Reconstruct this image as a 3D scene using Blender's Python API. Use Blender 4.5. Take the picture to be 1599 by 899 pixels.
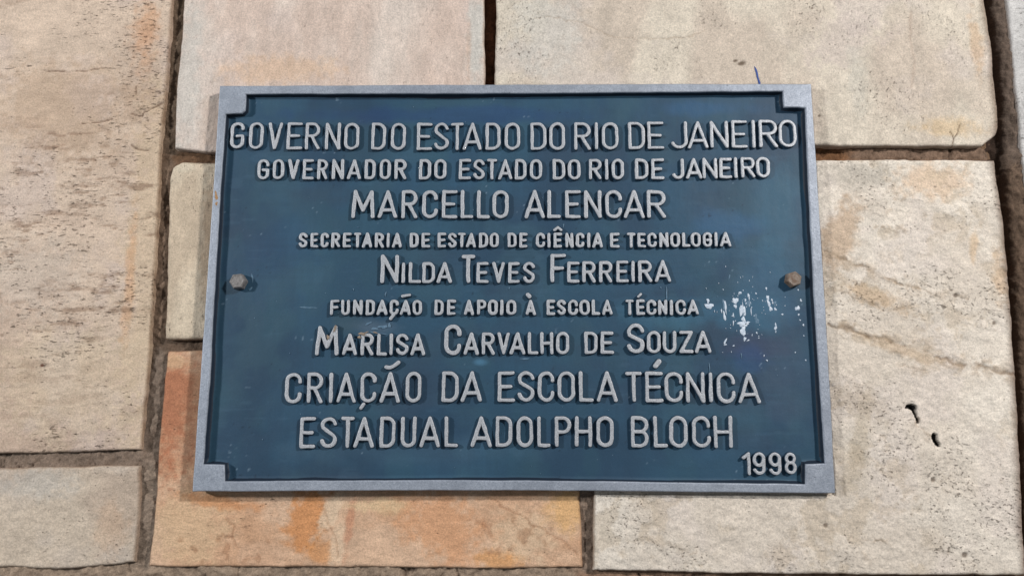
import bpy, math, random
import numpy as np
from mathutils import Matrix, Vector

# ------------------------------------------------------------------ camera, light, exposure
sc = bpy.context.scene
for o in list(bpy.data.objects): bpy.data.objects.remove(o)
FPX, PW, PH = 1155.0, 1599.0, 899.0
EYE = np.array([0.0, -0.7245, 1.55])
YAW, PITCH, ROLL = math.radians(.74474), math.radians(8.63937), math.radians(-.15293)
def basis():
    cy, sy, cp, sp, cr, sr = (math.cos(YAW), math.sin(YAW), math.cos(PITCH), math.sin(PITCH), math.cos(ROLL), math.sin(ROLL))
    Rz = np.array([[cy,-sy,0],[sy,cy,0],[0,0,1]]); Rx = np.array([[1,0,0],[0,cp,-sp],[0,sp,cp]])
    Ry = np.array([[cr,0,sr],[0,1,0],[-sr,0,cr]])
    return Rz @ Rx @ Ry
RB = basis()                                   # columns: right, forward, up
cam_d = bpy.data.cameras.new('camera'); cam = bpy.data.objects.new('camera', cam_d)
sc.collection.objects.link(cam); sc.camera = cam
cam_d.sensor_width = 36; cam_d.lens = 36 * FPX / PW; cam_d.clip_start = .01; cam_d.clip_end = 50
M = Matrix.Identity(4)
for i in range(3):
    M[i][0] = RB[i][0]; M[i][1] = RB[i][2]; M[i][2] = -RB[i][1]; M[i][3] = EYE[i]
cam.matrix_world = M

w = bpy.data.worlds.new('World'); sc.world = w; w.use_nodes = True
w.node_tree.nodes['Background'].inputs[0].default_value = (.80, .90, 1.0, 1)
w.node_tree.nodes['Background'].inputs[1].default_value = .17
def lamp(name, loc, target, sx, sy, power, col):
    d = bpy.data.lights.new(name, 'AREA'); d.shape = 'RECTANGLE'; d.size = sx; d.size_y = sy
    d.energy = power; d.color = col
    o = bpy.data.objects.new(name, d); sc.collection.objects.link(o); o.location = loc
    o.rotation_euler = (Vector(target) - Vector(loc)).to_track_quat('-Z', 'Y').to_euler()
    return o
lamp('ceiling_lamp', (1.75, -1.60, 2.75), (0, 0, 1.5), .17, .17, 60, (1.0, .982, .962))
lamp('ceiling_lamp', (-2.0, -1.30, 2.15), (0, 0, 1.5), .17, .17, 37, (.95, .98, 1.0))
vs = sc.view_settings; vs.view_transform = 'Standard'; vs.look = 'None'; vs.gamma = 1; vs.exposure = 0
try: vs.use_curve_mapping = False
except Exception: pass
sc.render.engine = 'CYCLES'
sc.cycles.max_bounces = 5

# ------------------------------------------------------------------ numbers
def px(x, y, yp=0.0):
    """the point of the plane y = yp seen at photo pixel (x, y)"""
    x = np.asarray(x, float); y = np.asarray(y, float)
    d = np.stack([(x - PW/2) / FPX, np.ones_like(x), (PH/2 - y) / FPX], -1) @ RB.T
    t = (yp - EYE[1]) / d[..., 1]
    return EYE[0] + t * d[..., 0], EYE[2] + t * d[..., 2]
def P(pts, yp=0.0):
    a = np.array(pts, float); X, Z = px(a[:, 0], a[:, 1], yp); return np.stack([X, Z], 1)
MM = .001
PX = .000627
def lin(r, g, b):
    c = np.array([r, g, b]) / 255.; return np.where(c < .04045, c/12.92, ((c+.055)/1.055)**2.4)
def hsh(i, j, s):
    h = (i.astype(np.int64) * 374761393 + j.astype(np.int64) * 668265263 + s * 974634777) & 0xffffffff
    h = ((h ^ (h >> 13)) * 1274126177) & 0xffffffff
    h = ((h ^ (h >> 16)) * 2246822519) & 0xffffffff
    return ((h ^ (h >> 15)) & 0xffffff) / float(0xffffff)
def vn(x, y, s=0):
    i = np.floor(x); j = np.floor(y); u = x - i; v = y - j
    u = u*u*u*(u*(u*6-15)+10); v = v*v*v*(v*(v*6-15)+10)
    i = i.astype(np.int64); j = j.astype(np.int64)
    a = hsh(i, j, s); b = hsh(i+1, j, s); c = hsh(i, j+1, s); d = hsh(i+1, j+1, s)
    return (a*(1-u)+b*u)*(1-v) + (c*(1-u)+d*u)*v
def fbm(x, y, size, s=0, octv=4, gain=.5):
    """0..1 noise whose largest blobs are about size metres"""
    t = 0; a = 1; n = 0; f = 1/size
    for k in range(octv):
        t = t + a * vn(x*f + 17.3*k, y*f + 9.1*k, s + 31*k); n += a; a *= gain; f *= 2.03
    return t / n
def ss(a, b, x):
    t = np.clip((x - a) / (b - a), 0, 1); return t*t*(3-2*t)
def rot(x, y, deg):
    c, s = math.cos(math.radians(deg)), math.sin(math.radians(deg)); return x*c + y*s, -x*s + y*c
def segdist(X, Z, poly):
    d = np.full(X.shape, 9.0)
    for a, b in zip(poly[:-1], poly[1:]):
        ab = b - a; L = max(float(ab @ ab), 1e-12)
        t = np.clip(((X-a[0])*ab[0] + (Z-a[1])*ab[1]) / L, 0, 1)
        d = np.minimum(d, np.hypot(X - a[0] - t*ab[0], Z - a[1] - t*ab[1]))
    return d
def inside(X, Z, poly):
    c = np.zeros(X.shape, bool); n = len(poly)
    for k in range(n):
        ax, az = poly[k]; bx, bz = poly[(k+1) % n]
        if az == bz: continue
        c ^= ((az > Z) != (bz > Z)) & (X < (bx-ax)*(Z-az)/(bz-az)+ax)
    return c
def mix(c, col, m):
    return c * (1 - m[..., None]) + np.asarray(col) * m[..., None]

# ------------------------------------------------------------------ meshes and objects
def make_mesh(name, V, F, smooth=True, col=None):
    """V (n,3), F (m,4) arrays"""
    me = bpy.data.meshes.new(name); V = np.asarray(V, np.float32); F = np.asarray(F, np.int32)
    n, k = F.shape
    me.vertices.add(len(V)); me.vertices.foreach_set('co', V.ravel())
    me.loops.add(n*k); me.loops.foreach_set('vertex_index', F.ravel())
    me.polygons.add(n); me.polygons.foreach_set('loop_start', np.arange(n, dtype=np.int32)*k)
    me.polygons.foreach_set('use_smooth', np.full(n, smooth, dtype=bool))
    me.update(calc_edges=True)
    if col is not None:
        a = me.color_attributes.new('paint', 'FLOAT_COLOR', 'POINT')
        c = np.ones((len(V), 4), np.float32); c[:, :np.shape(col)[-1]] = col; a.data.foreach_set('color', c.ravel())
    return me
def grid_faces(nu, nv, keep=None):
    """grid indexed [i*nv+j]; i to the right, j up; faces look towards -Y"""
    i, j = np.meshgrid(np.arange(nu-1), np.arange(nv-1), indexing='ij')
    a = i*nv + j; F = np.stack([a, a+nv, a+nv+1, a+1], -1)
    return (F[keep] if keep is not None else F.reshape(-1, 4)).reshape(-1, 4)
def compact(V, F, col=None):
    u, inv = np.unique(F.ravel(), return_inverse=True)
    return V[u], inv.reshape(F.shape), (None if col is None else col[u])
def link(name, me, mat, parent=None, loc=(0, 0, 0), base=(0, 0, 0)):
    o = bpy.data.objects.new(name, me); sc.collection.objects.link(o)
    o.location = Vector(loc) - Vector(base)
    if parent: o.parent = parent
    if mat and not me.materials: me.materials.append(mat)
    return o
def empty(name, loc, label, cat):
    o = bpy.data.objects.new(name, None); sc.collection.objects.link(o); o.location = loc
    o.empty_display_size = .05; o['label'] = label; o['category'] = cat; return o

# ------------------------------------------------------------------ materials
def nodes(name):
    m = bpy.data.materials.new(name); m.use_nodes = True; t = m.node_tree
    return m, t, t.nodes['Principled BSDF']
def N(t, typ, **kw):
    n = t.nodes.new(typ)
    for k, v in kw.items(): setattr(n, k, v)
    return n
def noise(t, co, scale, detail=4, rough=.6):
    n = N(t, 'ShaderNodeTexNoise'); n.inputs['Scale'].default_value = scale
    n.inputs['Detail'].default_value = detail; n.inputs['Roughness'].default_value = rough
    t.links.new(co, n.inputs['Vector']); return n.outputs['Fac']
def rng(t, v, a, b, c, d):
    n = N(t, 'ShaderNodeMapRange'); t.links.new(v, n.inputs[0])
    for k, x in enumerate((a, b, c, d)): n.inputs[k+1].default_value = x
    return n.outputs[0]
def mixc(t, f, a, b, mode='MIX'):
    n = N(t, 'ShaderNodeMix', data_type='RGBA', blend_type=mode)
    for s, v in ((n.inputs[0], f), (n.inputs[6], a), (n.inputs[7], b)):
        if hasattr(v, 'links'): t.links.new(v, s)
        else: s.default_value = v if isinstance(v, float) else (*v, 1) if len(v) == 3 else v
    return n.outputs[2]
def bump(t, v, dist, strength, prev=None):
    n = N(t, 'ShaderNodeBump'); n.inputs['Distance'].default_value = dist; n.inputs['Strength'].default_value = strength
    t.links.new(v, n.inputs['Height'])
    if prev: t.links.new(prev, n.inputs['Normal'])
    return n.outputs[0]
def painted(name, rough, grain, bmp, amt=.25, metallic=0., spec=.5, sc2=350):
    m, t, b = nodes(name); co = N(t, 'ShaderNodeTexCoord').outputs['Object']
    at = N(t, 'ShaderNodeVertexColor', layer_name='paint').outputs[0]
    g = noise(t, co, grain, 3, .7)
    f = rng(t, g, .3, .7, 1-amt, 1+amt*.7)
    cc = N(t, 'ShaderNodeCombineColor')
    for k in range(3): t.links.new(f, cc.inputs[k])
    c = mixc(t, 1.0, at, cc.outputs[0], 'MULTIPLY'); t.links.new(c, b.inputs['Base Color'])
    b.inputs['Roughness'].default_value = rough; b.inputs['Metallic'].default_value = metallic
    b.inputs['Specular IOR Level'].default_value = spec
    n1 = bump(t, g, bmp, 1.0); n2 = bump(t, noise(t, co, sc2, 4, .6), bmp*2.5, .8, n1)
    t.links.new(n2, b.inputs['Normal']); return m
def stone_material(ang, asp, k):
    m, t, b = nodes('sandstone'); co = N(t, 'ShaderNodeTexCoord').outputs['Object']
    vc = N(t, 'ShaderNodeVertexColor', layer_name='paint'); at, dens = vc.outputs[0], vc.outputs[1]
    mp = N(t, 'ShaderNodeMapping'); t.links.new(co, mp.inputs[0])
    mp.vector_type = 'TEXTURE'; mp.inputs['Rotation'].default_value = (0, -math.radians(ang), 0); mp.inputs['Scale'].default_value = (asp, 1, 1)
    mp.inputs['Location'].default_value = (k*.37, k*.11, k*.23); an = mp.outputs[0]
    g1 = noise(t, co, 620, 5, .75); g2 = noise(t, an, 240, 5, .7); g3 = noise(t, co, 60, 4, .6)
    def mul(a, b_, op='MULTIPLY'):
        n = N(t, 'ShaderNodeMath', operation=op)
        for i, v in enumerate((a, b_)):
            if hasattr(v, 'links'): t.links.new(v, n.inputs[i])
            else: n.inputs[i].default_value = v
        return n.outputs[0]
    f = mul(mul(rng(t, g1, .36, .64, .78, 1.18), rng(t, g2, .3, .7, .88, 1.10)), rng(t, g3, .3, .7, .94, 1.06))
    cc = N(t, 'ShaderNodeCombineColor')
    for i in range(3): t.links.new(f, cc.inputs[i])
    c = mixc(t, 1.0, at, cc.outputs[0], 'MULTIPLY')
    # ragged little pits along the bedding, denser where the painted alpha is high
    p1 = rng(t, mul(noise(t, an, 520, 4, .66), mul(dens, .13), 'ADD'), .715, .80, 0, 1)
    p2 = rng(t, mul(noise(t, an, 190, 7, .78), mul(dens, .11), 'ADD'), .725, .79, 0, 1)
    pit = mul(p1, p2, 'MAXIMUM')
    c = mixc(t, mul(pit, .60), c, mixc(t, 1.0, c, (.30, .24, .20), 'MULTIPLY'))
    t.links.new(c, b.inputs['Base Color']); b.inputs['Roughness'].default_value = .85; b.inputs['Specular IOR Level'].default_value = .3
    hgt = mul(mul(g1, .45), mul(pit, -1.1), 'ADD')
    n1 = bump(t, hgt, .0010, 1.0); n2 = bump(t, g2, .0010, .9, n1); t.links.new(n2, b.inputs['Normal']); return m
M_MORTAR = painted('mortar', .95, 700, .0005, .35, spec=.2, sc2=260)
M_PLATE = painted('blue_enamel', .55, 900, .00006, .10, spec=.35, sc2=220)

def silver_paint(name, letters):
    m, t, b = nodes(name); tc = N(t, 'ShaderNodeTexCoord'); co = tc.outputs['Object']
    g = noise(t, co, 850, 4, .85); h = noise(t, co, 300, 3, .6)
    if letters: c = mixc(t, rng(t, g, .35, .65, 0, 1), (.27, .275, .29), (.62, .63, .655))
    else: c = mixc(t, rng(t, g, .35, .65, 0, 1), (.20, .225, .27), (.44, .47, .53))
    c = mixc(t, rng(t, h, .35, .75, 0, .35), c, (.30, .31, .34) if letters else (.30, .33, .40))
    if not letters:
        c = mixc(t, rng(t, noise(t, co, 45, 5, .65), .46, .62, 0, .35), c, (.17, .19, .23))
        c = mixc(t, rng(t, noise(t, co, 160, 5, .7), .66, .70, 0, .7), c, (.10, .11, .13))
    if letters:
        sp = N(t, 'ShaderNodeSeparateXYZ'); t.links.new(co, sp.inputs[0])
        add = N(t, 'ShaderNodeMath', operation='ADD'); t.links.new(sp.outputs[1], add.inputs[0])
        t.links.new(rng(t, noise(t, co, 260, 3, .6), .2, .8, -.0007, .0007), add.inputs[1])
        f = rng(t, add.outputs[0], -.0030, -.0024, 0, 1)
        c = mixc(t, f, c, (.022, .052, .088))
    t.links.new(c, b.inputs['Base Color'])
    b.inputs['Roughness'].default_value = .5; b.inputs['Metallic'].default_value = .25
    n1 = bump(t, g, .0002, .9); n2 = bump(t, noise(t, co, 300, 3, .6), .0005, .6, n1)
    t.links.new(n2, b.inputs['Normal']); return m
M_LETTER = silver_paint('letter_silver_paint', True)
M_FRAME = silver_paint('frame_silver_paint', False)
def plain(name, c1, c2, scale, rough, metallic=0., bmp=.0002):
    m, t, b = nodes(name); co = N(t, 'ShaderNodeTexCoord').outputs['Object']
    g = noise(t, co, scale, 4, .65)
    t.links.new(mixc(t, rng(t, g, .35, .65, 0, 1), c1, c2), b.inputs['Base Color'])
    b.inputs['Roughness'].default_value = rough; b.inputs['Metallic'].default_value = metallic
    t.links.new(bump(t, g, bmp, .8), b.inputs['Normal']); return m
M_BOLT = plain('weathered_zinc', (.13, .12, .115), (.27, .25, .24), 450, .6, .2)
M_RUSTBOLT = plain('rusty_zinc', (.14, .08, .05), (.25, .205, .17), 260, .65, .1)
M_WHITE = plain('white_splash_paint', (.42, .50, .60), (.68, .73, .80), 500, .6)
M_SCUFF = plain('pale_blue_scuff', (.06, .13, .20), (.12, .20, .28), 400, .6)
M_CHIP = plain('rust_chip', (.28, .13, .045), (.42, .25, .12), 500, .8)
M_TAN = plain('tan_residue', (.17, .14, .12), (.34, .25, .17), 500, .8)
M_PEN = plain('blue_ink', (.008, .035, .20), (.02, .08, .30), 500, .6)

# ------------------------------------------------------------------ the wall: stones and mortar
wall = empty('stone_wall', (0, .02, 1.0), 'exterior wall clad in cream, tan and orange sandstone slabs with recessed brown mortar joints', 'wall')
WB = tuple(wall.location)
def resample(poly, n, seed, amp):
    d = np.r_[0, np.cumsum(np.hypot(*np.diff(poly, axis=0).T))]
    L = d[-1]; s = np.linspace(0, L, n)
    X = np.interp(s, d, poly[:, 0]); Z = np.interp(s, d, poly[:, 1])
    t = (poly[-1] - poly[0]) / L; nx, nz = -t[1], t[0]
    k = (fbm(s, s*0 + seed*3.7, .03, seed, 5, .6) - .5) * 2 * amp
    k = k * np.minimum(1, np.minimum(s, L-s) / .004)
    return np.stack([X + nx*k, Z + nz*k], 1)
STONES = []
def coons(lf, rt, tp, bt, step, seed, amp):
    lf, rt, tp, bt = [P(p) for p in (lf, rt, tp, bt)]     # lf/rt run top to bottom, tp/bt left to right
    for e, k in ((lf, 0), (rt, 0)):
        pass
    tp[0] = lf[0]; bt[0] = lf[-1]; tp[-1] = rt[0]; bt[-1] = rt[-1]
    Wd = np.hypot(*(tp[-1]-tp[0])); Hd = np.hypot(*(lf[-1]-lf[0]))
    nu, nv = max(6, int(Wd/step)), max(6, int(Hd/step))
    T = resample(tp, nu, seed+1, amp); B = resample(bt, nu, seed+2, amp)
    Lf = resample(lf[::-1], nv, seed+3, amp); Rt = resample(rt[::-1], nv, seed+4, amp)
    u = np.linspace(0, 1, nu)[:, None, None]; v = np.linspace(0, 1, nv)[None, :, None]
    S = (1-v)*B[:, None] + v*T[:, None] + (1-u)*Lf[None] + u*Rt[None] \
        - ((1-u)*(1-v)*B[0] + u*(1-v)*B[-1] + (1-u)*v*T[0] + u*v*T[-1])
    ed = np.minimum(np.minimum(u[..., 0]*Wd, (1-u[..., 0])*Wd), np.minimum(v[..., 0]*Hd, (1-v[..., 0])*Hd))
    return S[..., 0], S[..., 1], ed, np.vstack([T, Rt[::-1], B[::-1], Lf])
def stone(lf, rt, tp, bt, y0, paint, seed, step=.0012, label=None, rough=1.0, tilt=(0, 0), redge=.0028, amp=.0013, pitdir=0, pitamt=.5, pitasp=3.):
    X, Z, ed, outline = coons(lf, rt, tp, bt, step, seed, amp)
    STONES.append(outline)
    cx, cz = X.mean(), Z.mean()
    # heights: + is towards the camera
    h = (fbm(X, Z, .16, seed, 3)-.5)*.0024*rough + (fbm(X, Z, .022, seed+5, 4, .6)-.5)*.0013*rough \
        + (fbm(X, Z, .005, seed+9, 2)-.5)*.0009*rough
    h += tilt[0]*(X-cx) + tilt[1]*(Z-cz)
    r = redge*(.55 + 1.0*fbm(X, Z, .035, seed+11, 3))
    q = np.clip(1 - ed/r, 0, 1); h -= r*.75*(1 - np.sqrt(np.maximum(0, 1 - q*q)))
    # small pits, stretched along the bedding
    a, b = rot(X, Z, pitdir)
    pn = fbm(a/pitasp, b, .0034, seed+21, 2); pm = fbm(X, Z, .05, seed+22, 3)
    dens = np.clip(pitamt*(.35 + 1.5*ss(.3, .7, pm)) , 0, 1)
    col, dh = paint(X, Z, ed, seed); h = h + dh
    # uneven brown tone, stronger towards the rounded rim
    rim = np.clip(1 - ed/(r*.55), 0, 1) * (.3+.9*fbm(X, Z, .012, seed+41, 3))
    col = mix(col, lin(120, 92, 70), np.clip(rim*.75, 0, .8))
    Y = y0 - h
    pq = P([(338,128),(1272,125),(1310,775),(295,773)], -.014)      # nothing may push through the plaque that hangs here
    if step < .002: Y = np.where(inside(X, Z, pq), np.maximum(Y, -.0030), Y)
    nu, nv = X.shape
    pad = lambda A: np.pad(A, 1, mode='edge')
    X2, Z2, Y2 = pad(X), pad(Z), pad(Y)
    Y2[0] = Y2[-1] = .022; Y2[:, 0] = Y2[:, -1] = .022
    col = np.concatenate([np.clip(col*np.array([1.035, 1.02, 1.005]), .005, .9), dens[..., None]], -1)
    C2 = np.pad(col, ((1, 1), (1, 1), (0, 0)), mode='edge')
    V = np.stack([X2 - cx, Y2 - y0, Z2 - cz], -1).reshape(-1, 3)
    me = make_mesh('stone', V, grid_faces(nu+2, nv+2), True, C2.reshape(-1, 4))
    o = link('stone', me, stone_material(pitdir, pitasp, seed), wall, (cx, y0, cz), WB)
    if label: o['label'] = label
    return o

def wx(x, y): return px(x, y)
def blob(X, Z, x, y, rx, ry, ang=0, seed=0, warp=.35, soft=.6):
    cx, cz = px(x, y); a, b = rot(X-cx, Z-cz, ang)
    w1 = (fbm(X, Z, .03, seed+71, 4)-.5)*2*warp; 
    d = np.hypot(a/(rx*PX), b/(ry*PX)) + w1 + (fbm(X, Z, .006, seed+72, 3, .6)-.5)*1.1*min(1, warp/.35)
    return 1 - ss(1-soft, 1+soft*.5, d)
def crack(X, Z, pts, wd, seed=0, wob=.0012):
    ex = (fbm(X, Z, .008, seed+81, 3)-.5)*2*wob; ez = (fbm(X, Z, .008, seed+82, 3)-.5)*2*wob
    d = segdist(X+ex, Z+ez, P(pts)); thin = .4 + 1.2*fbm(X, Z, .012, seed+83, 2)
    return 1 - ss(0, 1, d/(wd*thin))

def paint_basic(c1, c2, c3=None, stretch=(0, 1), sz=.07):
    def f(X, Z, ed, s):
        a, b = rot(X, Z, stretch[0])
        n = fbm(a/stretch[1], b, sz, s+51, 4); c = mix(np.zeros(X.shape+(3,)) + c1, c2, ss(.35, .65, n))
        n2 = fbm(a/stretch[1], b, .014, s+52, 4, .6); c = c * (1 + (n2-.5)*.28)[..., None]
        if c3 is not None: c = mix(c, c3, ss(.52, .72, fbm(X, Z, .05, s+53, 4))*.6)
        return c, np.zeros(X.shape)
    return f
def paint_A(X, Z, ed, s):
    c, dh = paint_basic(lin(204, 183, 164), lin(188, 165, 147), lin(198, 180, 169), (0, 2.2))(X, Z, ed, s)
    c = mix(c, lin(200, 178, 152), blob(X, Z, 235, 380, 40, 330, 0, s)*.75)
    c = mix(c, lin(194, 142, 102), blob(X, Z, 228, 45, 26, 66, 0, s+1, .6, .9)*.6)
    c = mix(c, lin(204, 148, 98), blob(X, Z, 203, 430, 10, 110, 0, s+2)*.40)
    c = mix(c, lin(205, 186, 160), blob(X, Z, 110, 600, 130, 90, 0, s+3)*.5)
    c = mix(c, lin(168, 140, 114), blob(X, Z, 100, 170, 140, 90, 0, s+4)*.45)
    c = mix(c, lin(196, 184, 172), blob(X, Z, 40, 430, 90, 70, 0, s+5)*.4)
    st = ss(.54, .70, fbm(X/4, Z, .007, s+60, 5, .68)) * ss(.38, .62, fbm(X/1.5, Z, .05, s+61, 4, .6)) * (.35 + .65*ss(1.55, 1.64, Z))
    c = mix(c, lin(128, 100, 80), st*.6); dh = dh - st*.0005
    for pts, wd in (([(252,162),(238,168),(224,176),(222,182),(205,178)], .0013), ([(205,226),(214,232),(232,236)], .0009),
                    ([(213,134),(211,148)], .0010), ([(165,106),(118,112),(70,110)], .0008), ([(178,185),(150,192),(128,193)], .0008)):
        k = crack(X, Z, pts, wd, s); c = mix(c, lin(92, 66, 48), k*.85); dh = dh - k*.0012
    k = blob(X, Z, 66, 570, 4, 3, 0, s, .2); c = mix(c, lin(95, 62, 48), k)
    return c, dh
def paint_B(X, Z, ed, s):
    c, dh = paint_basic(lin(210, 196, 185), lin(203, 183, 170), lin(208, 190, 180), (88, 2.5), .05)(X, Z, ed, s)
    c = mix(c, lin(198, 192, 184), blob(X, Z, 292, 120, 26, 130, 0, s)*.75)
    c = mix(c, lin(212, 178, 146), blob(X, Z, 430, 110, 110, 26, 0, s+1)*.5)
    c = mix(c, lin(196, 193, 186), blob(X, Z, 744, 60, 14, 100, 0, s+2)*.8)
    c = mix(c, lin(192, 156, 132), blob(X, Z, 732, 90, 4, 60, 0, s+3)*.35)
    c = mix(c, lin(178, 152, 132), blob(X, Z, 330, 190, 18, 50, 0, s+4)*.35)  # plaque's soft shadow tinted in beside its upper left edge
    return c, dh
def paint_C(X, Z, ed, s):
    c, dh = paint_basic(lin(210, 199, 183), lin(198, 184, 169), lin(204, 192, 183), (80, 1.6), .06)(X, Z, ed, s)
    c = mix(c, lin(200, 196, 188), blob(X, Z, 850, 50, 60, 80, 0, s)*.6)
    c = mix(c, lin(198, 184, 176), blob(X, Z, 1320, 60, 70, 50, 30, s+1)*.6)
    c = mix(c, lin(196, 190, 178), blob(X, Z, 1335, 130, 16, 60, 0, s+2)*.6)
    c = mix(c, lin(206, 178, 138), blob(X, Z, 1480, 200, 60, 18, 0, s+3)*.6)
    c = mix(c, lin(196, 160, 122), blob(X, Z, 1520, 70, 12, 60, 0, s+4)*.5)
    k = 1-ss(0, .010, segdist(X, Z, P([(1533,-60),(1534,0),(1546,80),(1553,160),(1556,240)]))*(.7+.8*fbm(X, Z, .02, s+6, 3))); c = mix(c, lin(104, 78, 60), k*.75)
    for x, y, a, b in ((1155, 102, 9, 4), (1147, 98, 5, 3), (1266, 16, 3, 3), (1277, 183, 2.5, 2.5)):
        k = blob(X, Z, x, y, a, b, 10, s, .3); c = mix(c, lin(92, 76, 60), k*.85); dh = dh - k*.0008
    for pts in ([(1496,196),(1492,210),(1486,218),(1486,232)], [(1486,218),(1480,208)]):
        k = crack(X, Z, pts, .0010, s); c = mix(c, lin(86, 62, 40), k*.85); dh = dh - k*.001
    k = crack(X, Z, [(1420,20),(1418,60),(1424,100),(1420,140)], .0022, s, .002); c = mix(c, lin(176, 156, 140), k*.5)
    k = crack(X, Z, [(830,30),(900,36),(960,62),(1040,66),(1100,52)], .0012, s, .004); c = mix(c, lin(160, 140, 120), k*.5); dh = dh - k*.0006
    return c, dh
def paint_D(X, Z, ed, s):
    c, dh = paint_basic(lin(206, 190, 168), lin(194, 176, 154), None, (90, 2.5), .03)(X, Z, ed, s)
    c = mix(c, lin(158, 128, 100), blob(X, Z, 325, 380, 12, 140, 2, s)*.45)  # strip along the plaque's left side: its cast shadow put into the colour
    c = mix(c, lin(214, 202, 180), blob(X, Z, 285, 262, 22, 9, 0, s+1)*.5)
    return c, dh
def paint_E(X, Z, ed, s):
    c, dh = paint_basic(lin(210, 176, 148), lin(199, 158, 126), lin(206, 170, 142), (0, 1.4), .05)(X, Z, ed, s)
    c = mix(c, lin(172, 112, 82), blob(X, Z, 268, 640, 36, 120, 3, s, .4)*.9)
    c = mix(c, lin(160, 112, 84), blob(X, Z, 310, 640, 26, 100, 3, s+1)*.5)
    c = mix(c, lin(214, 182, 146), blob(X, Z, 270, 565, 30, 12, 0, s+2)*.6)
    c = mix(c, lin(208, 176, 142), blob(X, Z, 300, 820, 60, 55, 0, s+3)*.8)
    c = mix(c, lin(201, 141, 93), blob(X, Z, 478, 815, 36, 50, -25, s+4, .3, .45)*.95)
    c = mix(c, lin(204, 144, 92), blob(X, Z, 500, 860, 22, 24, -10, s+4, .3, .45)*.7)
    c = mix(c, lin(200, 136, 86), blob(X, Z, 350, 785, 60, 10, -10, s+5)*.6)
    c = mix(c, lin(216, 190, 162), blob(X, Z, 515, 800, 12, 34, -28, s+6, .3, .4)*.85)
    c = mix(c, lin(214, 186, 158), blob(X, Z, 528, 850, 13, 34, -4, s+6, .3, .4)*.85)
    c = mix(c, lin(190, 132, 102), blob(X, Z, 545, 820, 7, 50, -8, s+7, .3, .5)*.6)
    c = mix(c, lin(218, 192, 152), blob(X, Z, 590, 790, 50, 12, 0, s+8)*.6)
    c = mix(c, lin(206, 152, 112), blob(X, Z, 690, 820, 70, 50, -20, s+9, .4)*.75)
    c = mix(c, lin(212, 150, 84), blob(X, Z, 780, 870, 40, 16, 0, s+10)*.6)
    c = mix(c, lin(216, 172, 120), blob(X, Z, 885, 795, 34, 34, 0, s+11, .3)*.85)
    c = mix(c, lin(216, 190, 160), blob(X, Z, 820, 830, 50, 40, 0, s+12)*.6)
    for pts, wd, st in (([(760,776),(785,790),(840,822),(872,838),(905,866)], .0013, .55), ([(352,812),(368,822),(362,840),(372,858)], .0016, .5),
                        ([(345,830),(362,838)], .0016, .5), ([(505,800),(520,838),(528,870)], .002, .4)):
        k = crack(X, Z, pts, wd, s, .003); c = mix(c, lin(140, 96, 66), k*st); dh = dh - k*.0004
    k = ss(.60, .74, fbm(X, Z, .010, s+90, 3)) * np.maximum(blob(X, Z, 350, 860, 110, 30, 0, s+13), blob(X, Z, 800, 840, 70, 36, 0, s+14))
    c = mix(c, lin(150, 106, 76), k*.5)
    return c, dh
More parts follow.
